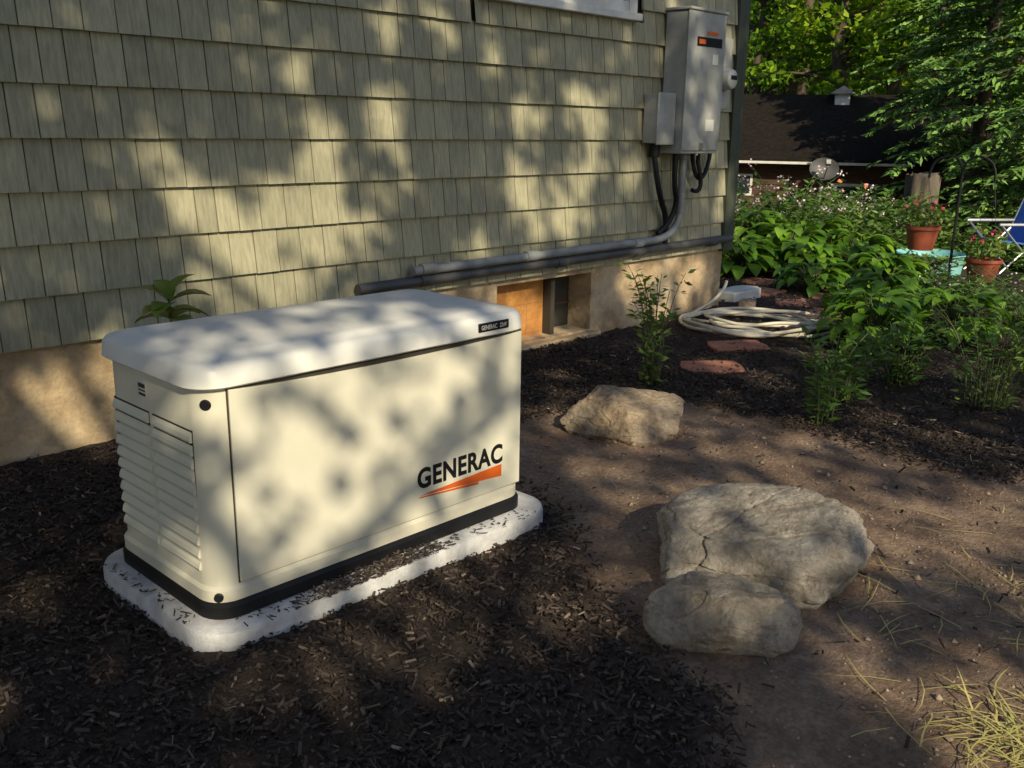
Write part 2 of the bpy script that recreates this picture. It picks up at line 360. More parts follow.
mb=MB(); mb.box(WX0+t,WX1-t,W-.01,W+.01,WZ0+.07,WZ1-t); mb.obj('window_glass',[M_glass],house)
mb=MB(); e=.35; ym=W+4.5
mb.add([(HX0-e,W-e,ZT),(CX+e,W-e,ZT),(CX+e,ym,ZT+2.6),(HX0-e,ym,ZT+2.6),(HX0-e,W-e,ZT+.15),(CX+e,W-e,ZT+.15),(CX+e,ym,ZT+2.75),(HX0-e,ym,ZT+2.75)],[(3,2,1,0),(4,5,6,7),(0,1,5,4),(1,2,6,5),(0,4,7,3)])
mb.add([(HX0-e,W+9.5,ZT),(CX+e,W+9.5,ZT),(CX+e,ym,ZT+2.6),(HX0-e,ym,ZT+2.6),(HX0-e,W+9.5,ZT+.15),(CX+e,W+9.5,ZT+.15),(CX+e,ym,ZT+2.75),(HX0-e,ym,ZT+2.75)],[(0,1,2,3),(7,6,5,4),(4,5,1,0),(5,6,2,1),(3,7,4,0)])
mb.obj('roof',[M_roof],house)

# ------------------------------------------------------------------ generator
gen=empty('standby_generator')
L,D=1.235,.61
mb=MB(); mb.loft([ring(-.005,L+.005,-.008,D+.005,.085,0.001),ring(-.005,L+.005,-.008,D+.005,.085,.035),ring(.004,L-.004,.004,D-.004,.08,.046)],capb=True); mb.obj('base_rail',[M_black],gen,smooth=40)
mb=MB(); mb.loft([ring(.002,L-.002,.002,D-.002,.08,.047),ring(.002,L-.002,.002,D-.002,.08,.080),ring(.012,L-.012,.012,D-.012,.075,.088),ring(.016,L-.016,.016,D-.016,.07,.66)]); mb.obj('enclosure',[M_cream],gen,smooth=35)
rs=[ring(-.004,L+.004,-.004,D+.004,.085,.655),ring(-.010,L+.010,-.010,D+.010,.09,.660),ring(-.006,L+.006,-.006,D+.006,.09,.703),ring(.002,L-.002,.002,D-.002,.085,.714),ring(.018,L-.018,.018,D-.018,.075,.721),
    ring(.045,L-.045,.05,D-.045,.06,.7235),ring(.055,L-.055,.06,D-.055,.055,.7295),ring(.085,L-.085,.09,D-.085,.05,.734),ring(.2,L-.2,.2,D-.2,.04,.739),ring(.3,L-.3,.27,D-.27,.03,.741)]
mb=MB(); mb.loft(rs); mb.obj('lid',[M_lid],gen,smooth=50)
dx0,dx1,dz0,dz1=.088,1.205,.096,.642
mb=MB(); mb.box(dx0-.0030,dx1+.0030,.0098,.02,dz0-.0035,dz1+.010); mb.obj('door_seam',[M_seam],gen)
mb=MB()
n=16; top=[]
for i in range(n+1):
    t=i/n; top.append((dx0+(dx1-dx0)*t, dz1+.006-.014*(math.sin(math.pi*t))**.7))
vs=[];fs=[]
for (x,z) in top: vs+=[(x,.0035,dz0),(x,.0035,z),(x,.012,dz0),(x,.012,z)]
for i in range(n):
    a=4*i;b=4*i+4; fs+=[(a,b,b+1,a+1),(a+1,b+1,b+3,a+3),(a,a+2,b+2,b)]
fs+=[(0,1,3,2),(4*n,4*n+2,4*n+3,4*n+1)]
mb.add(vs,fs); mb.obj('door_panel',[M_cream],gen,bevel=.002)
mb=MB(); 
rows=11; z0=.125; dz=.037
for (ya,yb) in ((.080,.300),(.325,.545)):
    mb.box(.0148,.02,ya-.003,yb+.003,z0-.004,z0+rows*dz+.002,1)
    for r in range(rows):
        zz=z0+r*dz
        vs=[]
        prof=[(.0145,.005),(.007,.0055),(.0055,.011),(.0080,.022),(.0143,.0335)]
        for (px_,pz_) in prof: vs+=[(px_,ya,zz+pz_),(px_,yb,zz+pz_)]
        fs=[(2*i,2*i+1,2*i+3,2*i+2)[::-1] for i in range(4)]+[(0,2,4,6,8),(9,7,5,3,1)]
        mb.add(vs,fs,0)
mb.obj('side_louvres',[M_cream,M_seam],gen)
mb=MB(); mb.box(.0145,.018,.33,.38,.57,.615); mb.obj('warning_sticker',[M_white],gen)
mb=MB(); mb.box(.0135,.0144,.335,.375,.575,.582); mb.box(.0135,.0144,.335,.375,.588,.592); mb.box(.0135,.0144,.335,.375,.598,.610); mb.obj('sticker_print',[M_seam],gen)
def disc(name,c,axis,r,h,mat,parent,n=24):
    mb=MB(); c=Vector(c);a=Vector(axis).normalized(); mb.tube([c,c+a*h*.7,c+a*h],[r,r,r*.8],n); return mb.obj(name,[mat],parent,smooth=40)
disc('side_lock',(.040,.040,.61),(-1,-1,0),.015,.010,M_black,gen)
disc('lift_hole_plug',(.028,.022,.064),(-.8,-1,0),.013,.008,M_black,gen)
mb=MB(); mb.box(.985,1.125,-.0125,-.006,.673,.703); mb.obj('lid_badge',[M_black],gen,bevel=.003)
def text(name,s,loc,size,mat,parent,sx=1,bold=.0,rot=(math.pi/2,0,0)):
    cu=bpy.data.curves.new(name,'FONT'); cu.body=s; cu.size=size; cu.extrude=.0004; cu.offset=bold; cu.materials.append(mat)
    o=bpy.data.objects.new(name,cu); COL.objects.link(o); o.location=loc; o.rotation_euler=rot; o.scale=(sx,1,1); o.parent=parent
    bpy.context.view_layer.update(); return o
def fit_text(o,width):
    o.scale[0]*= width/max(o.dimensions[0],1e-6)
t=text('badge_text','GENERAC',(.995,-.0132,.681),.021,M_white,gen,bold=.0002); fit_text(t,.072)
t=text('badge_text_series','22kW',(1.08,-.0132,.681),.021,M_white,gen); fit_text(t,.032)
t=text('logo_text','GENERAC',(.727,.0028,.196),.092,M_black,gen,bold=.0032); t.data.space_character=1.08; bpy.context.view_layer.update(); fit_text(t,.388)
mb=MB(); mb.add([(.735,.0026,.170),(1.112,.0026,.142),(1.112,.0026,.186),(1.07,.0026,.185)],[(0,1,2,3)])
mb.obj('logo_swoosh',[M_orange],gen)
mb=MB(); mb.add([(.735,.0022,.166),(.735,.0022,.162),(1.0,.0022,.140),(1.0,.0022,.1495)],[(0,1,2,3)]); mb.obj('logo_swoosh_tail',[M_orange],gen)
mb=MB(); px0,px1,py0,py1=PX0,PX1,PY0,PY1
mb.loft([ring(px0,px1,py0,py1,.13,-.14,10),ring(px0,px1,py0,py1,.13,-.022,10),ring(px0+.005,px1-.005,py0+.005,py1-.005,.127,-.008,10),ring(px0+.02,px1-.02,py0+.02,py1-.02,.12,-.001,10)])
mb.obj('generator_pad',[M_pad],smooth=35)
def spill(x,y):
    front=(y>-.09)&(y<-.012)&(x>.05)&(x<1.2); left=(x<-.012)&(x>-.06)&(y>.05)&(y<.6)
    return (front&(rng.random(len(x))<.06+.94*np.exp(-((x-.50)/.24)**4)*(1-.4*smooth(-.05,-.02,y))))|(left&(rng.random(len(x))<.08))
sp=chips('bark_mulch',26000,(-.06,1.25),(-.09,.66),spill,(.008,.036),(.004,.010),[M_chip],.0)
for v in sp.data.vertices: v.co.z=v.co.z*0.45+.036

# ------------------------------------------------------------------ electrical
bx0,bx1,bz0,bz1=4.58,5.03,1.165,2.11; BF=W-.225
tsw=empty('transfer_switch_box')
mb=MB(); mb.box(bx0,bx1,BF+.012,W-.03,bz0,bz1-.005); mb.obj('cabinet',[M_gray],tsw,bevel=.006)
mb=MB(); mb.box(bx0-.008,bx1+.008,BF,BF+.011,bz0+.02,bz1); mb.obj('cover',[M_gray],tsw,bevel=.006)
mb=MB(); mb.box(bx0-.012,bx1+.012,BF-.012,W-.03,bz1+.001,bz1+.02); mb.obj('rain_hood',[M_gray],tsw,bevel=.005)
mb=MB(); mb.box(bx0+.10,bx1-.04,BF-.004,BF-.001,1.885,1.945); mb.obj('name_plate',[M_black],tsw)
mb=MB(); mb.box(bx0+.22,bx1-.09,BF-.004,BF-.001,1.965,1.985); mb.box(bx0+.12,bx0+.20,BF-.0055,BF-.0042,1.90,1.93) ; mb.obj('orange_label',[M_orange],tsw)
mb=MB(); mb.box(bx0+.30,bx1-.08,BF-.004,BF-.001,1.77,1.84); mb.box(bx0+.26,bx1-.08,BF-.004,BF-.001,1.32,1.40); mb.obj('rating_label',[M_white],tsw)
mb=MB(); mb.tube([(bx0+.22,BF+.03,bz0-.012),(bx0+.22,BF+.03,bz0+.0)],.012,8); mb.box(bx0+.20,bx0+.24,BF-.012,BF,bz0+.03,bz0+.075); mb.obj('latch',[M_metal],tsw)
db=empty('disconnect_box')
mb=MB(); mb.box(4.37,4.575,W-.145,W-.03,1.235,1.56); mb.obj('cabinet',[M_gray],db,bevel=.006)
mb=MB(); mb.box(4.362,4.568,W-.158,W-.146,1.225,1.57); mb.obj('cover',[M_gray],db,bevel=.005)
em=empty('electric_meter')
mb=MB(); mb.box(5.09,5.33,W-.11,W-.03,1.48,1.98); mb.obj('meter_socket',[M_gray],em,bevel=.006)
mb=MB(); c=Vector((5.21,W-.11,1.69)); mb.tube([c,c+Vector((0,-.02,0))],.09,28,1); mb.tube([c+Vector((0,-.02,0)),c+Vector((0,-.065,0)),c+Vector((0,-.09,0)),c+Vector((0,-.10,0))],[.078,.076,.066,.045],28,0); mb.box(5.17,5.25,W-.2125,W-.21,1.685,1.715,2)
mg=mat_plain('meter_glass',(.50,.51,.50),rough=.25,spec=.5)
mb.obj('meter',[mg,M_conduit,M_black],em,smooth=40)
cp=empty('electrical_conduit')
def arc(p0,p1,p2,n=8):
    p0,p1,p2=map(Vector,(p0,p1,p2)); return [(1-t)**2*p0+2*t*(1-t)*p1+t*t*p2 for t in [i/n for i in range(n+1)]]
yp=W-.065
mb=MB()
mb.tube([(1.88,yp,.485),(2.6,yp,.49),(5.56,yp-.005,.50)],.030,12); 
for x in (2.35,3.5,4.35,5.3): mb.tube([(x-.045,yp,.49),(x+.045,yp,.49)],.036,12)
mb.obj('lower_conduit',[M_conduitdk],cp,smooth=40)
ox=-.14
mb=MB()
v=[(4.93+ox,yp-.03,1.18),(4.93+ox,yp-.03,.78)]+arc((4.93+ox,yp-.03,.78),(4.93+ox,yp-.03,.575),(4.65+ox,yp-.02,.56))[1:]+[(3.4,yp-.02,.555),(2.4,yp-.015,.55),(2.25,yp-.01,.548)]
mb.tube(v,.027,12)
for x in (4.30,3.2,2.35): mb.tube([(x-.05,yp-.02,.556),(x+.05,yp-.02,.556)],.033,12)
mb.tube([(4.93+ox,yp-.03,1.175),(4.93+ox,yp-.03,1.12)],.036,12); mb.tube([(4.93+ox,yp-.03,.80),(4.93+ox,yp-.03,.74)],.033,12)
mb.obj('main_conduit',[M_conduit],cp,smooth=40)
mb=MB()
mb.tube([(4.47,yp,1.235),(4.47,yp,1.14)],.034,12)
mb.tube(arc((4.47,yp,1.16),(4.46,yp-.06,.9),(4.58,yp-.02,.8),10)+arc((4.58,yp-.02,.8),(4.68,yp,.72),(4.66,yp,.5),8)[1:],.021,10)
mb.tube(arc((4.66,yp-.05,1.17),(4.64,yp-.06,.95),(4.70,yp-.05,.85),10)+arc((4.70,yp-.05,.85),(4.74,yp-.03,.7),(4.56,yp-.0,.6),8)[1:],.020,10)
mb.tube([(4.95,yp-.05,1.17),(4.95,yp-.05,1.1)]+arc((4.95,yp-.05,1.1),(5.04,yp-.08,.85),(4.91,yp-.04,.9),8)[1:],.016,10)
mb.tube(arc((5.20,yp,1.49),(5.22,yp,1.0),(5.02,yp-.03,.98),8)+arc((5.02,yp-.03,.98),(4.94,yp-.03,.98),(4.90,yp-.03,1.17),6)[1:],.016,10)
mb.obj('flexible_conduit',[M_black],cp,smooth=40)

# ------------------------------------------------------------------ boulders
def mk_rock(name,c1,c2,c3):
    m,nt,p,o=newmat(name); v=coords(nt); n1=noi(nt,v,4.0,9,.72,.2); n2=noi(nt,v,34,8,.75); n3=noi(nt,coords(nt,(1,.8,2.0)),3,7,.65,.5)
    c=ramp(nt,n1,[(.32,c1),(.5,c2),(.66,c3)])
    c=mixc(nt,.85,c,ramp(nt,n2,[(.3,(.50,.47,.44)),(.6,(1.1,1.1,1.1))]),'MULTIPLY')
    c=mixc(nt,.6,c,ramp(nt,n3,[(.485,(1,1,1)),(.5,(.50,.44,.37)),(.515,(1,1,1))]),'MULTIPLY')
    nt.links.new(c,p.inputs['Base Color']); p.inputs['Roughness'].default_value=.9
    ad=nt.nodes.new('ShaderNodeMath'); ad.operation='MULTIPLY_ADD'; ad.inputs[1].default_value=.6
    nt.links.new(n2,ad.inputs[0]); nt.links.new(n1,ad.inputs[2])
    bump(nt,ad.outputs[0],.045,1,p); return m
M_rk=mk_rock('limestone',(.31,.265,.22),(.47,.42,.365),(.60,.56,.51))
M_rk3=mk_rock('limestone_tan',(.31,.255,.20),(.47,.405,.335),(.58,.52,.44))
M_rk2=mk_rock('sandstone',(.33,.24,.165),(.50,.39,.28),(.60,.50,.39))
import bmesh
def boulder(c,size,yaw,seed,mat,cuts=16,flat_top=None,amp=.07,dr=(.72,.95),soft=.8,crack=0):
    r=random.Random(seed); bm=bmesh.new(); bmesh.ops.create_icosphere(bm,subdivisions=7,radius=1)
    pl=[]
    for i in range(cuts):
        n=Vector((r.gauss(0,1),r.gauss(0,1),r.gauss(0,.8))).normalized(); pl.append((n,r.uniform(*dr)))
    if flat_top: pl.append((Vector(flat_top[0]).normalized(),flat_top[1]))
    ck=[(Vector((r.gauss(0,1),r.gauss(0,1),r.gauss(0,.5))).normalized(),r.uniform(-.3,.3)) for _ in range(crack)]
    for v in bm.verts:
        p=v.co.copy()
        for n,d in pl:
            q=p.dot(n)-d
            if q>0: p-=n*q*soft
        f=p*1.0
        h=noise.fractal(f*1.4+Vector((seed,0,0)),.9,2.1,6)*amp + noise.noise(f*5+Vector((seed,3,0)))*.024+ noise.noise(f*14+Vector((seed,5,0)))*.014
        h-= .035*max(0,1-abs(noise.noise(f*1.9+Vector((seed,9,4))))*16)
        for n,d in ck:
            q=abs(f.dot(n)-d+.09*noise.noise(f*3+Vector((1,seed,2)))+.02*noise.noise(f*12)); h-=.04*max(0,1-q/.02)
        p+=p.normalized()*h
        v.co=p
    me=bpy.data.meshes.new('boulder'); bm.to_mesh(me); bm.free(); me.materials.append(mat); me.shade_smooth()
    M=Matrix.Rotation(yaw,4,'Z')@Matrix.Diagonal((size[0],size[1],size[2],1)); me.transform(M)
    o=bpy.data.objects.new('boulder',me); COL.objects.link(o); o.location=c; return o
yw=math.radians(-46)
boulder((2.405,.435,GZ+.055),(.325,.25,.18),yw+.1,11,M_rk2,12,((.15,-.3,1),.62),dr=(.66,.9),soft=.9)
boulder((1.565,-.79,GZ+.065),(.42,.32,.195),yw+.1,5,M_rk,12,((-.1,-.05,1),.80),crack=2,dr=(.70,.92),soft=.88)
boulder((1.045,-.945,GZ+.05),(.215,.155,.16),yw,31,M_rk3,13,((-.25,-.1,1),.74),dr=(.66,.86),soft=.96)

# ------------------------------------------------------------------ hose, stones, splash block
hz=GZ+.03
pts=[]
cxh,cyh=5.0,1.22
for i in range(5*28):
    a=2*math.pi*i/28; k=i/28; R=.40+.07*math.sin(k*2.1+1)+.04*math.sin(a*2+k*1.7)+.02*math.sin(a*5+k)
    e1=Vector((.55,-.83,0)); e2=Vector((.83,.55,0))
    off=Vector((.07*math.sin(k*1.7),.08*math.cos(k*2.3),0))
    p=Vector((cxh,cyh,0))+off+e1*R*1.15*math.cos(a)+e2*R*.95*math.sin(a); p.z=hz+.012*k+.012*math.sin(a*3+k); pts.append(p)
tail=[Vector(q) for q in ((4.75,1.62,hz),(4.95,1.80,hz),(5.3,1.79,.0),(5.5,1.80,.1),(5.53,1.81,.16))]
pts=tail[::-1]+pts+[Vector((5.6,.7,hz+.05)),Vector((6.1,.9,hz+.01)),Vector((6.5,1.3,hz))]
cu=bpy.data.curves.new('garden_hose','CURVE'); cu.dimensions='3D'; sp_=cu.splines.new('NURBS'); sp_.points.add(len(pts)-1)
for i,p in enumerate(pts): sp_.points[i].co=(p.x,p.y,p.z,1)
sp_.order_u=4; sp_.use_endpoint_u=True; cu.bevel_depth=.0125; cu.bevel_resolution=3; cu.materials.append(M_hose)
ho=bpy.data.objects.new('garden_hose',cu); COL.objects.link(ho)
def slab(name,c,a,b,h,yaw,mat,seed):
    r=random.Random(seed); mb=MB(); n=12; rg=[]
    base=[]
    for i in range(n):
        t=2*math.pi*i/n+.2; k=1/max(abs(math.cos(t)),abs(math.sin(t)))**.8*r.uniform(.9,1.05)*.92
        base.append((a*k*math.cos(t),b*k*math.sin(t)))
    for z,s in ((-.03,1),(h-.006,1),(h,.96)):
        rg.append([(c[0]+s*(x*math.cos(yaw)-y*math.sin(yaw)),c[1]+s*(x*math.sin(yaw)+y*math.cos(yaw)),c[2]+z) for x,y in base])
    mb.loft(rg); return mb.obj(name,[mat],smooth=30)
for i,(x,y,a,b,yaw) in enumerate([(3.74,.80,.21,.15,-.7),(4.38,1.00,.22,.15,-.6),(5.9,1.15,.2,.16,.2),(6.5,2.0,.22,.15,.1),(7.0,2.35,.22,.16,.3),(6.7,1.5,.2,.15,.5),(5.3,1.0,.22,.16,-.2),(7.8,2.7,.22,.15,.1),(6.15,1.55,.2,.15,.6)]):
    slab('stepping_stone',(x,y,GZ+.006),a,b,.018,yaw,M_redstone,i)
slab('splash_block',(6.05,2.0,GZ),.28,.13,.09,.0,M_white,50)
slab('fieldstone',(5.55,1.62,GZ),.10,.07,.10,.4,M_rk2,51)

# ------------------------------------------------------------------ plants
def strap_leaves(name,specs,mats,parent=None):
    V=[];F=[];o=0
    prof=[.25,.8,1.0,.85,.5,.05]
    for (b,az,el,Ln,Wd,dr) in specs:
        p=Vector(b); e=el; n=len(prof); h=Vector((math.cos(az),math.sin(az),0)); s=Vector((-math.sin(az),math.cos(az),0))
        for i in range(n):
            d=h*math.cos(e)+Vector((0,0,math.sin(e))); up=-h*math.sin(e)+Vector((0,0,math.cos(e)))
            w=Wd*.5*prof[i]
            V+= [p-s*w+up*w*.35,p,p+s*w+up*w*.35]
            if i<n-1:
                q=o+3*i; F+=[(q,q+1,q+4,q+3),(q+1,q+2,q+5,q+4)]
            p=p+d*Ln/(n-1); e-=dr/(n-1)
        o+=3*n
    return npmesh(name,np.array([tuple(v) for v in V]),np.array(F),mats,parent,smooth=True)
def hosta(c,R,H,n,seed,mat=L_hosta,lw=.6):
    r=random.Random(seed); P=empty('hosta',(0,0,0)); sp=[]; mb=MB()
    for i in range(n):
        az=r.uniform(0,2*math.pi); k=(i+.5)/n; el=1.35-1.15*k+r.uniform(-.15,.15)
        st=R*(.25+.55*k)*r.uniform(.8,1.1); 
        b=Vector((c[0]+.03*r.gauss(0,1),c[1]+.03*r.gauss(0,1),c[2]))
        tip=b+Vector((math.cos(az)*st*.75,math.sin(az)*st*.75,H*(1-.75*k*k)*r.uniform(.75,1.05)))
        mb.tube(arc(b,b+Vector((math.cos(az)*st*.2,math.sin(az)*st*.2,(tip.z-b.z)*.8)),tip,4),.004,4,cap=False)
        ln=R*r.uniform(.28,.46); sp.append((tip,az+r.uniform(-.3,.3),.35-.5*k,ln,ln*lw,r.uniform(.8,1.5)))
    mb.obj('stalks',[M_stem],P); strap_leaves('leaves',sp,[mat],P); return P
def gz(x,y): return gheight(x,y)
for i,(x,y,R,H,n) in enumerate([(7.3,2.75,.55,.36,85),(8.2,2.7,.6,.42,85),(7.6,2.15,.5,.34,80),(8.6,3.4,.6,.5,75),(6.9,1.75,.42,.26,70),(8.6,2.1,.55,.36,70),(7.7,1.45,.5,.32,70),(4.95,.35,.40,.36,90),(5.3,.62,.38,.32,80),(5.6,.05,.42,.34,80),(6.6,.95,.45,.30,75),(9.2,2.9,.6,.45,60),(7.4,3.4,.6,.5,60),(6.0,.45,.42,.28,70),(8.0,4.2,.6,.6,60)]):
    hosta((x,y,gz(x,y)),R,H,n,i+1)
def perennial(name,c,R,H,stems,lpm,leafL,leafW,mats,seed,lean=.3,flower=None,fl_n=10,fl_s=.02,fuzzy=.5,rstem=.003,topbias=.0):
    r=random.Random(seed); P=empty(name); mb=MB(); LP=[];LD=[];LL=[];FP=[]
    for i in range(stems):
        az=r.uniform(0,6.283); d=R*math.sqrt(r.random()); b=Vector((c[0]+.3*d*math.cos(az),c[1]+.3*d*math.sin(az),c[2]))
        h=H*r.uniform(.55,1.0); tip=b+Vector((d*math.cos(az)+lean*.1*r.gauss(0,1),d*math.sin(az)+lean*.1*r.gauss(0,1),h))
        cv=arc(b,b+Vector((0,0,h*.7)),tip,6); mb.tube(cv,[rstem*(1.2-.1*j) for j in range(7)],4,cap=False)
        for j in range(int(lpm*h)):
            t=topbias+(1-topbias)*r.random(); p=cv[0].lerp(cv[3],t*2) if t<.5 else cv[3].lerp(cv[6],t*2-1)
            a2=r.uniform(0,6.283); dd=Vector((math.cos(a2),math.sin(a2),r.uniform(-.3,.7))).normalized(); Lf=leafL*r.uniform(.6,1.2)
            LP.append(p+dd*(Lf*.55+.01)); LD.append(dd); LL.append(Lf)
        if flower:
            for j in range(fl_n): FP.append(tip+Vector((r.gauss(0,1)*.025,r.gauss(0,1)*.025,r.gauss(0,1)*.03)))
    mb.obj('stems',[M_stem],P)
    LL=np.array(LL); leafmesh('leaves',np.array([tuple(p) for p in LP]),LL,LL*leafW/leafL,mats,np.array([tuple(d) for d in LD]),parent=P,flat=1.5)
    if flower: leafmesh('blossoms',np.array([tuple(p) for p in FP]),fl_s,fl_s*.9,[flower],parent=P)
    return P
perennial('azalea_sapling',(3.15,.80,GZ),.17,.70,15,46,.055,.022,[L_sedge],21)
perennial('aster_plant',(3.15,-.20,GZ),.18,.50,13,55,.07,.022,[L_bush],22)
perennial('aster_plant',(3.6,-.1,GZ),.20,.44,14,55,.075,.025,[L_bush],23)
perennial('aster_plant',(4.2,-.15,GZ),.24,.42,18,60,.08,.03,[L_bush],29)
perennial('spirea_shrub',(4.10,-.66,GZ),.40,.62,28,50,.055,.016,[L_sedge],24)
perennial('spirea_shrub',(4.5,-.98,GZ),.5,.80,36,50,.055,.016,[L_bush],25)
perennial('spirea_shrub',(5.3,-.6,GZ),.42,.55,36,60,.06,.02,[L_sedge],26)
perennial('coneflower_clump',(7.0,.55,GZ),.4,.30,38,65,.10,.03,[L_bush],27,flower=L_pink,fl_n=4)
perennial('coneflower_clump',(6.4,-.25,GZ),.5,.35,38,65,.10,.03,[L_sedge],31)
perennial('garden_phlox',(8.9,3.1,GZ),.8,1.0,26,26,.09,.03,[L_bush],32,flower=L_pink,fl_n=9,fl_s=.030,rstem=.004)
perennial('garden_phlox',(8.2,3.5,GZ),.6,.95,20,26,.09,.03,[L_bush],33,flower=L_pink,fl_n=9,fl_s=.030)
perennial('garden_phlox',(9.6,2.9,GZ),.6,.8,20,40,.09,.03,[L_sedge],34,flower=L_pink,fl_n=7,fl_s=.03)
perennial('daylily_clump',(9.8,2.9,GZ-.03),.35,.95,3,30,.14,.02,[L_sedge],35,flower=L_orange,fl_n=2,fl_s=.07)
perennial('perennial_border',(9.8,3.8,GZ-.03),.8,.7,50,60,.12,.05,[L_bush],36)
perennial('perennial_border',(12.2,1.2,GZ-.4),.9,.7,60,60,.12,.04,[L_bush],37)
perennial('perennial_border',(9.4,-.2,GZ-.02),.8,.5,60,60,.12,.04,[L_sedge],38)
perennial('perennial_border',(11.0,3.2,GZ-.2),1.0,.95,70,60,.12,.04,[L_bush],39)
perennial('perennial_border',(10.6,2.2,GZ-.15),.7,.65,50,60,.12,.04,[L_sedge],40)
perennial('perennial_border',(8.45,1.35,GZ),.35,.28,36,70,.09,.03,[L_sedge],41)
P=empty('magnolia_seedling'); sp=[]; mb=MB()
bs=Vector((.64,1.42,GZ-.07))
mb.tube([bs,bs+Vector((.01,0,.4)),bs+Vector((.0,.01,.78))],.006,6); mb.obj('stem',[M_stem],P)
for i,(az_,el,ln,zz) in enumerate([(3.6,.5,.18,.72),(2.6,.9,.15,.76),(-.2,.1,.17,.73),(-.7,.5,.17,.77),(.4,.3,.18,.70),(1.5,.8,.15,.78),(4.6,.2,.17,.70),(-1.3,.0,.18,.66),(3.1,.1,.17,.62),(.0,.9,.14,.80),(5.4,.4,.16,.62),(-.5,.0,.18,.68),(2.2,.2,.17,.7),(3.9,.2,.17,.76)]):
    sp.append((bs+Vector((0,0,zz)),az_,el,ln,ln*.55,.9))
strap_leaves('leaves',sp,[L_mag],P)
def blades(name,n,fn,Lr,wid,mats,seed,elr=(.05,.6)):
    r=random.Random(seed); V=[];F=[];o=0
    for i in range(n):
        x,y=fn(r); z=gheight(x,y)+.006; az=r.uniform(0,6.283); el=r.uniform(*elr); Ln=r.uniform(*Lr); p=Vector((x,y,z)); s=Vector((-math.sin(az),math.cos(az),0))*wid/2
        for k in range(4):
            w=(1,1,.8,.1)[k]; V+=[tuple(p-s*w),tuple(p+s*w)]
            if k<3: F.append((o+2*k,o+2*k+1,o+2*k+3,o+2*k+2))
            p=p+Vector((math.cos(az)*math.cos(el),math.sin(az)*math.cos(el),math.sin(el)))*Ln/3; el-=r.uniform(.1,.35); p.z=max(p.z,gheight(p.x,p.y)+.010); az+=r.uniform(-.25,.25)
        o+=8
    return npmesh(name,np.array(V),np.array(F),mats)
blades('dry_grass',150,lambda r:(r.gauss(1.13,.10),r.gauss(-1.70,.07)),(.06,.18),.0045,[L_straw],1,(.0,.45))
blades('dry_grass',60,lambda r:(r.gauss(1.85,.35),r.gauss(-1.40,.15)),(.08,.26),.0035,[L_straw],2,(0,.1))
blades('dry_grass',50,lambda r:(r.uniform(.6,3),r.uniform(-1.5,.8)),(.03,.10),.0022,[L_straw],3,(0,.05))

# hanging baskets on shepherd hook
sh=empty('shepherd_hook'); hx,hy=7.9,.92
mb=MB(); zt=1.00
mb.tube([(hx,hy,GZ-.2),(hx,hy,zt)],.013,8)
ax=Vector((.25,-.97,0)).normalized()
ends=[]
for s in (1,-1):
    b=Vector((hx,hy,zt)); e_=b+ax*s*.27+Vector((0,0,-.06))
    mb.tube(arc(b,b+ax*s*.03+Vector((0,0,.18)),b+ax*s*.16+Vector((0,0,.13)),6)+arc(b+ax*s*.16+Vector((0,0,.13)),b+ax*s*.27+Vector((0,0,.10)),e_,6)[1:],.011,8); ends.append(e_)
mb.obj('pole',[M_black],sh,smooth=40)
def basket(top,drop,R,seed):
    P=empty('hanging_flower_basket'); c=top+Vector((0,0,-drop)); mb=MB()
    n=20
    prof=[(.72,-.2),(.95,.0),(1.05,.0),(1.05,.03),(.95,.03),(.9,-.03)]
    rg=[[(c.x+R*k*math.cos(2*math.pi*i/n),c.y+R*k*math.sin(2*math.pi*i/n),c.z+z*(R/.16)) for i in range(n)] for k,z in prof]; mb.loft(rg); mb.obj('pot',[M_terra],P,smooth=40)
    mb=MB()
    for i in range(3):
        a=2.1*i; mb.tube([(c.x+R*math.cos(a),c.y+R*math.sin(a),c.z+.02),tuple(top)],.002,4)
    mb.obj('hanger',[M_black],P)
    r=np.random.default_rng(seed); n=260; q=r.normal(size=(n,3)); q/=np.linalg.norm(q,axis=1)[:,None]; q*=r.random((n,1))**.4
    pos=np.array(c)[None]+q*np.array([R*1.3,R*1.3,R*.8])+np.array([0,0,R*.9]); leafmesh('leaves',pos,.06,.03,[L_sedge],parent=P,flat=1)
    f=r.normal(size=(22,3)); f/=np.linalg.norm(f,axis=1)[:,None]; f[:,2]=abs(f[:,2]); leafmesh('flowers',np.array(c)[None]+f*np.array([R*1.35,R*1.35,R*1.0])+np.array([0,0,R*.9]),.04,.035,[L_red],parent=P)
basket(ends[1],.46,.15,1); basket(ends[0],.72,.15,2)

# shed, dish, stump, chair, pool
shd=empty('garden_shed')
SC=Vector((14.3,5.6,0)); n_=Vector((.89,.456,0)).normalized(); r_v=Vector((.456,-.89,0)).normalized()
def SP(r,d,z): return SC+r_v*r+n_*d+Vector((0,0,z))
gs=-1.35
def wallq(mb,r0,r1,d0,d1,z0,z1,m=0):
    c=SP((r0+r1)/2,(d0+d1)/2,(z0+z1)/2); mb.obox(c,r_v*(r1-r0)/2,n_*(d1-d0)/2,Vector((0,0,(z1-z0)/2)),m)
mb=MB(); wallq(mb,-5,2.55,0,4.5,gs,.80); mb.obj('walls',[M_brown],shd)
mb=MB()
for i in range(12): wallq(mb,-5.0,2.56,-.015,-.001,gs+.18*i,gs+.18*i+.165)
mb.obj('clapboards',[M_brown],shd)
mb=MB(); o_=.35
v=[SP(-5.3,-o_,.82),SP(2.85,-o_,.82),SP(2.85,2.25,1.95),SP(-5.3,2.25,1.95),SP(-5.3,4.85,.82),SP(2.85,4.85,.82)]
v2=[p+Vector((0,0,.07)) for p in v]
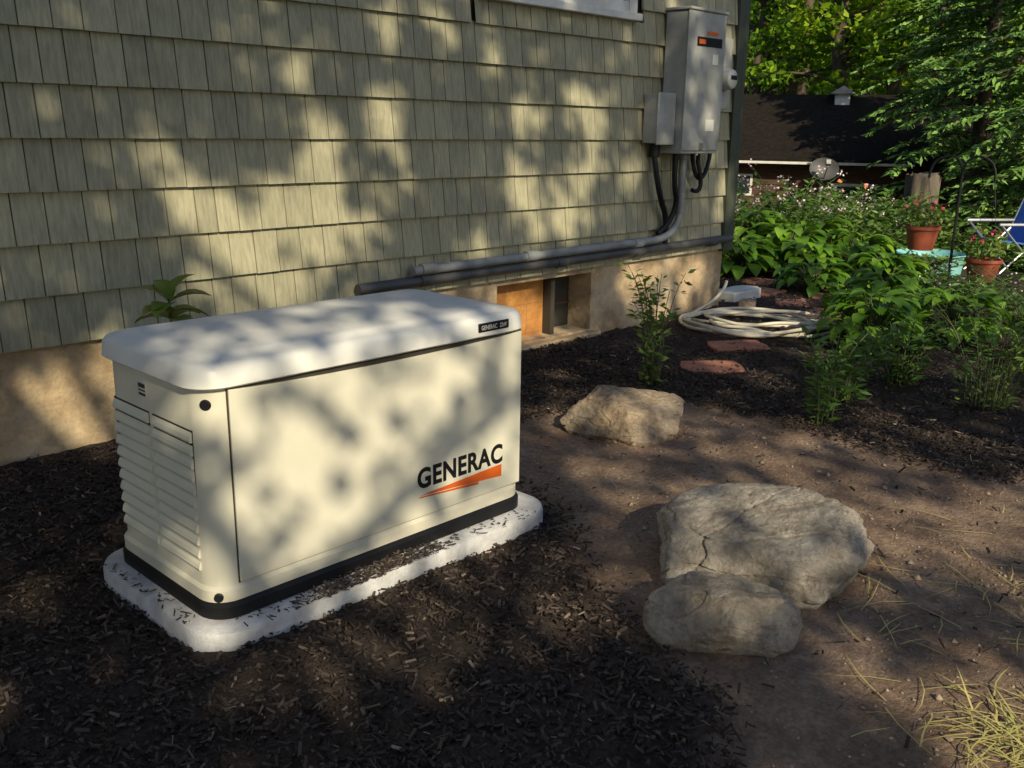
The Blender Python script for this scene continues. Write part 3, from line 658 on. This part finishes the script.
mb.add(v+v2,[(3,2,1,0),(5,2,3,4)[::-1],(6,7,8,9),(9,8,11,10),(0,1,7,6),(1,2,8,7),(2,5,11,8),(4,3,9,10),(3,0,6,9),(5,4,10,11)]); mb.obj('roof',[M_roofdk],shd)
mb=MB(); mb.add([SP(2.56,0,.80),SP(2.56,4.5,.80),SP(2.56,2.25,1.86)],[(0,1,2)]); mb.obj('gable',[M_brown],shd)
mb=MB(); wallq(mb,-5.3,1.6,-o_-.03,-o_-.003,.81,.85); mb.obj('fascia',[M_white],shd)
mb=MB(); wallq(mb,-1.35,-.95,-.03,-.016,.25,.62,0); wallq(mb,-1.31,-.99,-.036,-.031,.29,.58,1); wallq(mb,.35,1.1,-.03,-.016,.15,.5,0); wallq(mb,.4,1.05,-.036,-.031,.2,.45,1); mb.obj('window',[M_white,M_glass],shd)
bh=empty('birdhouse'); mb=MB(); 
wallq(mb,.32,.58,1.8,2.1,1.80,2.02); mb.obj('box',[M_white],bh)
mb=MB(); a=[SP(.22,1.72,2.02),SP(.68,1.72,2.02),SP(.68,2.18,2.02),SP(.22,2.18,2.02),SP(.45,1.72,2.16),SP(.45,2.18,2.16)]
mb.add(a,[(0,1,4),(3,5,2),(0,4,5,3),(1,2,5,4),(3,2,1,0)]); mb.obj('roof',[M_gray],bh)
mb=MB(); wallq(mb,.43,.47,1.93,1.97,1.5,1.80); mb.obj('post',[M_white],bh)
dsh=empty('satellite_dish'); dc=Vector((11.6,4.05,.82)); ad=Vector((-.75,-.55,.35)).normalized(); e1=ad.cross(Vector((0,0,1))).normalized(); e2=ad.cross(e1)
mb=MB(); rg=[]
for k in (0.02,.25,.5,.75,1.0):
    rg.append([dc+ (e1*math.cos(t)*.20+e2*math.sin(t)*.16)*k+ad*(.06*k*k) for t in [2*math.pi*i/28 for i in range(28)]])
mb.loft(rg,capb=True,capt=False); mb.obj('reflector',[M_conduitdk],dsh,smooth=60)
mb=MB(); mb.tube([dc+e2*.15,dc+ad*.30+e2*.05],.01,6); mb.obox(dc+ad*.32,e1*.03,e2*.03,ad*.04); mb.tube([dc-ad*.02,dc-ad*.12+Vector((0,0,-.1)),(11.7,4.1,-.7)],.02,8); mb.obj('mount',[M_conduit],dsh)
st=empty('tree_stump'); mb=MB()
x,y=12.1,2.85; z0=gheight(x,y)-.1; rr=random.Random(8); rg=[]
for z,k in ((z0,1.4),(z0+.3,1.08),(.2,.98),(.6,.95),(.80,.97)):
    rg.append([(x+.21*k*(1+.10*math.sin(3*t_+1)+.07*math.sin(7*t_))*math.cos(t_),y+.21*k*(1+.10*math.sin(3*t_+1)+.07*math.sin(7*t_))*math.sin(t_),z+(rr.uniform(-.035,.035) if z>.7 else 0)) for t_ in [2*math.pi*i/28 for i in range(28)]])
mb.loft(rg); mb.obj('trunk',[M_stump],st,smooth=50)
pool=empty('wading_pool'); mb=MB(); cx_,cy_=9.05,1.52; zz=gheight(cx_,cy_)
rg=[[(cx_+R*math.cos(2*math.pi*i/32),cy_+R*math.sin(2*math.pi*i/32),zz+z) for i in range(32)] for R,z in ((.30,-.05),(.33,.19),(.36,.205),(.34,.215),(.3,.08))]; mb.loft(rg); mb.obj('basin',[M_turq],pool,smooth=40)
ch=empty('lawn_chair'); mb=MB(); ccx,ccy=9.8,1.02; cz=gheight(ccx,ccy)-.01
fx=Vector((-.8,.6,0)); fr=Vector((.6,.8,0)); B=Vector((ccx,ccy,cz))
def CP(a,b,z): return B+fx*a+fr*b+Vector((0,0,z*.86))
for s in (-.27,.27):
    mb.tube([CP(.28,s,0),CP(-.30,s,.62)],.012,6,0); mb.tube([CP(-.25,s,0),CP(.30,s,.62)],.012,6,0); mb.tube([CP(.32,s,.62),CP(-.32,s,.62)],.018,6,0); mb.tube([CP(-.18,s,.40),CP(-.38,s,1.05)],.012,6,0)
mb.obj('frame',[M_metal],ch,smooth=40)
mb=MB(); mb.add([CP(.26,-.26,.42),CP(.26,.26,.42),CP(-.18,.26,.36),CP(-.18,-.26,.36),CP(-.38,.26,1.05),CP(-.38,-.26,1.05)],[(0,1,2,3),(3,2,4,5)]); so=mb.obj('sling',[M_blue],ch); sm=so.modifiers.new('s','SOLIDIFY'); sm.thickness=.01

# ------------------------------------------------------------------ trees
def clumps(centers,rad,nper,sz,seed,squash=.7):
    r=np.random.default_rng(seed); out=[]
    for c in centers:
        n=nper; q=r.normal(size=(n,3)); q/=np.linalg.norm(q,axis=1)[:,None]; q*=(.35+.65*r.random((n,1))**.5)
        q[:,2]*=squash; out.append(np.array(c)[None]+q*rad*r.uniform(.6,1.2))
    return np.concatenate(out)
def decid(name,x,y,H,tr,crR,seed,mat,nl=60,nper=120,sz=.16,low=.25):
    r=random.Random(seed); P=empty(name); mb=MB(); z0=gheight(x,y)-.1
    tp=[Vector((x,y,z0))]; 
    for i in range(1,8): tp.append(Vector((x+r.gauss(0,.05)*i,y+r.gauss(0,.05)*i,z0+H*.85*i/7)))
    mb.tube(tp,[tr*(1.3 if i==0 else 1-.11*i) for i in range(8)],10)
    cs=[]
    for i in range(nl):
        t=low+(1-low)*r.random(); k=min(int(t*7),6); b=tp[k].lerp(tp[k+1],t*7-k)
        az=r.uniform(0,6.283); R=crR*math.sin(math.pi*min(1,.18+.8*(t-low)/(1-low)))*r.uniform(.4,1.1); e=b+Vector((math.cos(az)*R,math.sin(az)*R,R*r.uniform(.0,.6)))
        mb.tube(arc(b,b.lerp(e,.5)+Vector((0,0,.15*R)),e,4),[tr*.25,tr*.2,tr*.15,tr*.1,tr*.05],5,cap=False); cs.append(e)
        if r.random()<.6: cs.append(b.lerp(e,.6)+Vector((r.gauss(0,.3),r.gauss(0,.3),r.gauss(0,.3))))
    mb.obj('trunk',[M_bark],P,smooth=60)
    L=clumps(cs,crR*.22,nper,sz,seed); leafmesh('foliage',L,rng.uniform(.7,1.3,len(L))*sz,rng.uniform(.7,1.3,len(L))*sz*.62,[mat],parent=P,flat=1.0)
    return P
def at(ang,d): a=math.radians(ang); return (-1.12+d*math.cos(a),-2.177+d*math.sin(a))
for i,(ang,d,H,tr,cr,low) in enumerate([(30.5,24,11,.20,3.2,.12),(25.6,22,12,.20,2.6,.34),(22.8,30,12,.28,3.6,.12),(36,28,12,.25,4,.12),(17.5,28,11,.22,3.6,.12),(12,26,12,.25,4,.12),(28.2,33,14,.3,4.2,.12),(20,36,14,.3,4.5,.12)]):
    x,y=at(ang,d); decid('maple_tree',x,y,H,tr,cr,100+i,L_forest,nl=66,nper=70,sz=.19,low=low)
P=empty('forest_backdrop'); r=np.random.default_rng(5)
cs=[]
for i in range(560):
    ang=r.uniform(-25,62); d=r.uniform(34,46); x,y=at(ang,d); cs.append((x,y,-1.5+11*r.random()**1.1))
Lf=clumps(cs,1.7,42,.3,9); leafmesh('foliage',Lf,.5,.34,[L_dark],parent=P,flat=.6)
cs=[]
for i in range(170):
    ang=r.uniform(-10,50); d=r.uniform(24,33); x,y=at(ang,d); cs.append((x,y,-1.2+2.2*r.random()**1.4))
Lf=clumps(cs,.9,50,.2,10); leafmesh('undergrowth',Lf,.22,.13,[L_forest],parent=P,flat=.8)
mb=MB()
for i in range(46):
    ang=r.uniform(-15,55); d=r.uniform(27,44); x,y=at(ang,d); R=r.uniform(.06,.17); mb.tube([(x,y,-1.8),(x+r.normal()*.15,y,5),(x+r.normal()*.4,y,12)],[R*1.2,R,R*.6],8)
mb.obj('trunks',[M_bark],P,smooth=60)
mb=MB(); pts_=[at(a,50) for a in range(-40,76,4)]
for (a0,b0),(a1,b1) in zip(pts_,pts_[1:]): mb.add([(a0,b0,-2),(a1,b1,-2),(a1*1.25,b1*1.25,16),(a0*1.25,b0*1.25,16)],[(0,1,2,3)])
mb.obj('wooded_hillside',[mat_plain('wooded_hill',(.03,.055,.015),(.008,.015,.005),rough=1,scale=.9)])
def hemlock(x,y,H,R,seed,nb=230):
    r=random.Random(seed); P=empty('hemlock_tree'); mb=MB(); z0=gheight(x,y)-.1; LP=[];LD=[]
    mb.tube([(x,y,z0),(x,y,z0+H*.5),(x+.1,y,z0+H)],[.14,.09,.015],10)
    for i in range(nb):
        t=.05+.93*(i/nb); z=z0+H*t; az=r.uniform(0,6.283); Lb=R*(1-t)**.75*r.uniform(.65,1.1)+.15
        b=Vector((x,y,z)); h=Vector((math.cos(az),math.sin(az),0)); e=b+h*Lb+Vector((0,0,-.22*Lb+.08)); m_=b+h*Lb*.5+Vector((0,0,.12*Lb)); cv=arc(b,m_,e,8)
        mb.tube(cv,[.018*(1-.1*j) for j in range(9)],4,cap=False)
        s=Vector((-math.sin(az),math.cos(az),0))
        for j in range(int(22*Lb)+5):
            u=r.random()**.7; p=cv[min(int(u*8),7)]; q=cv[min(int(u*8)+1,8)]; p=p.lerp(q,u*8%1)
            tw=.36*Lb*(1.1-u)*r.uniform(.3,1)+.06; sg=r.choice((-1,1))
            for k in range(3):
                f=(k+.6)/3; LP.append(p+(s*sg*.8+h*.6)*tw*f+Vector((0,0,-.25*tw*f*f))); d=(s*sg*.8+h*.6+Vector((0,0,-.3*f-.1))); LD.append(d+Vector((r.gauss(0,.35),r.gauss(0,.35),r.gauss(0,.25))))
    mb.obj('trunk',[M_bark],P,smooth=60)
    LP=np.array([tuple(p) for p in LP]); LD=np.array([tuple(p) for p in LD]); leafmesh('foliage',LP,rng.uniform(.10,.20,len(LP)),rng.uniform(.03,.065,len(LP)),[L_hem],LD,parent=P,flat=1.5)
x,y=at(18.4,16.5); hemlock(x,y,7.5,2.4,1,220)
x,y=at(14.2,15); hemlock(x,y,7.0,2.2,2,190)
x,y=at(21.0,20.5); hemlock(x,y,8,2.3,3,160)

# ------------------------------------------------------------------ sun / unseen, dapple-shaping oak
EL=math.radians(31); hd=Vector((-.42,-.908,0)).normalized()
s=np.array([hd.x*math.cos(EL),hd.y*math.cos(EL),math.sin(EL)])
u=np.array([-hd.y,hd.x,0.]); u=u/np.linalg.norm(u)
v=np.array([-hd.x*math.sin(EL),-hd.y*math.sin(EL),math.cos(EL)])
P0=np.array([2.,0,0])
def ab(T): q=np.array(T)-P0; return q@u,q@v
gaps=[((1.25,W,.66),.27,.25,1),((1.65,W,.80),.32,.28,1),((1.05,W,.95),.12,.16,1),((1.72,W,1.18),.12,.18,1),((2.1,W,1.30),.10,.20,.8),((3.2,W,.95),.16,.14,1),((3.6,W,.80),.22,.17,1),((3.25,W,1.38),.20,.13,1),((3.75,W,1.45),.22,.17,1),
 ((4.5,W,.22),.28,.18,1),((5.05,W,.27),.32,.20,1),((.38,W,.08),.20,.20,1),((.62,W,.30),.12,.14,1),((2.5,W,1.9),.12,.16,.8),((2.9,W,1.7),.10,.12,.8),
 ((.6,W,1.72),.10,.14,.8),((.35,W,1.35),.15,.09,.8),((.9,W,1.45),.08,.12,.6),((1.4,W,1.85),.10,.14,.7),((.6,.35,.73),.26,.10,.6),((2.4,.45,.1),.28,.18,.9),((1.5,-.8,.15),.32,.20,.8),((1.05,-.95,.1),.16,.12,.8),
 ((2.3,-1.2,0),.5,.16,.9),((2.6,-.3,0),.3,.12,.7),((1.15,-1.72,0),.22,.14,.9),((1.9,.1,0),.2,.1,.6),((4.8,1.2,0),.3,.2,.9),((2.8,W,.6),.14,.09,.8),((4.25,W,1.1),.10,.14,.7),((4.1,W,1.75),.12,.16,.7),((3.4,W,.15),.42,.20,1),((4.8,W-.2,1.5),.2,.35,.6)]
G=[(ab(T),ra,rb,w) for T,ra,rb,w in gaps]  # leaf openings placed where sun patches should land on wall and ground
n=185000; a=rng.uniform(-7,5.2,n); b=rng.uniform(-4,4.2,n)
nzv=np.array([1.5*noise.fractal(Vector((x*2.6,y*2.0,2.2)),.8,2,3)+.8*noise.noise(Vector((x*7,y*4.5,7))) for x,y in zip(a,b)])
tau=np.clip((1.0+nzv)*1.35,0.14,1)
sm_=smooth(-.45,-.25,a)*(1-smooth(1.5,2.2,a))*smooth(-1.5,-1.1,b)*(1-smooth(.35,.6,b))
tau*=1-.60*sm_  # leaves thinned to let more sun onto soil and boulders
for (ga,gb),ra,rb,w in G:
    d=((a-ga)/ra)**2+((b-gb)/rb)**2; tau*=1-w*np.exp(-(d*.7)**2)
tau*=1-smooth(2.7,4.2,a)*.9
tau*=1-.8*smooth(1.7,2.4,a)*(1-smooth(1.2,1.5,b))  # leaves thinned to brighten the hosta bed
gm=smooth(-2.04,-1.86,a)*(1-smooth(-.68,-.54,a))*smooth(-.80,-.62,b)*(1-smooth(.42,.60,b))
tau=tau*(1-gm)+gm*np.clip(.15+.04*nzv,.05,.35)  # thin, even leaf cover keeps the generator about half lit
k=rng.random(n)<tau*.62
a=a[k];b=b[k]; t=rng.uniform(9.5,11.5,len(a))
gmk=(a>-2.0)&(a<-.6)&(b>-.75)&(b<.55)
Pl=P0+a[:,None]*u+b[:,None]*v+t[:,None]*s
canopy=empty('unseen_dapple_tree'); leafmesh('foliage',Pl,np.where(gmk,rng.uniform(.10,.14,len(Pl)),rng.uniform(.12,.18,len(Pl))),rng.uniform(.08,.12,len(Pl)),[L_canopy],parent=canopy,flat=.6)  # unseen tree behind camera, leaf cover shaped to cast the dappled shade
mb=MB(); tb=np.array([-5.2,-8.6,GZ-.1]); r=random.Random(4)
top=Vector((-4.6,-7.8,8.6)); mb.tube([tuple(tb),(-5.1,-8.4,3),(-4.9,-8.1,6),tuple(top)],[.42,.33,.25,.12],14)
for i in range(22):
    st_=Vector((-5.05,-8.3,3.5)).lerp(top,r.random()); e_=Vector(tuple(Pl[r.randrange(len(Pl))])); mb.tube(arc(st_,st_.lerp(e_,.5)+Vector((0,0,.5)),e_,6),[.06,.05,.04,.03,.025,.018,.01],6,cap=False)
mb.obj('trunk',[M_bark],canopy,smooth=60)

# ------------------------------------------------------------------ light
w=bpy.data.worlds.new("World"); sc.world=w; w.use_nodes=True; nt=w.node_tree; bg=nt.nodes['Background']
sk=nt.nodes.new('ShaderNodeTexSky'); sk.sky_type='NISHITA'; sk.sun_disc=False; sk.sun_elevation=EL
az=math.atan2(hd.x,hd.y); sk.sun_rotation=az; nt.links.new(sk.outputs[0],bg.inputs[0]); bg.inputs[1].default_value=.125
sl=bpy.data.lights.new('sun','SUN'); sl.energy=5; sl.angle=math.radians(.5); sl.color=(1,.88,.62)
so=bpy.data.objects.new('sun',sl); COL.objects.link(so); so.rotation_euler=Vector(tuple(s)).to_track_quat('Z','Y').to_euler()
# ------------------------------------------------------------------ camera
cd=bpy.data.cameras.new('camera'); co=bpy.data.objects.new('camera',cd); COL.objects.link(co); sc.camera=co
cd.sensor_width=36; cd.lens=945/1024*36; cd.clip_end=500; cd.clip_start=.05
co.matrix_world=Matrix.Translation((-1.12,-2.177,1.32))@Matrix.Rotation(math.radians(-46.28),4,'Z')@Matrix.Rotation(math.radians(74.86),4,'X')@Matrix.Rotation(math.radians(.87),4,'Z')
sc.view_settings.view_transform='Standard'; sc.view_settings.look='None'; sc.view_settings.exposure=0; sc.view_settings.gamma=1
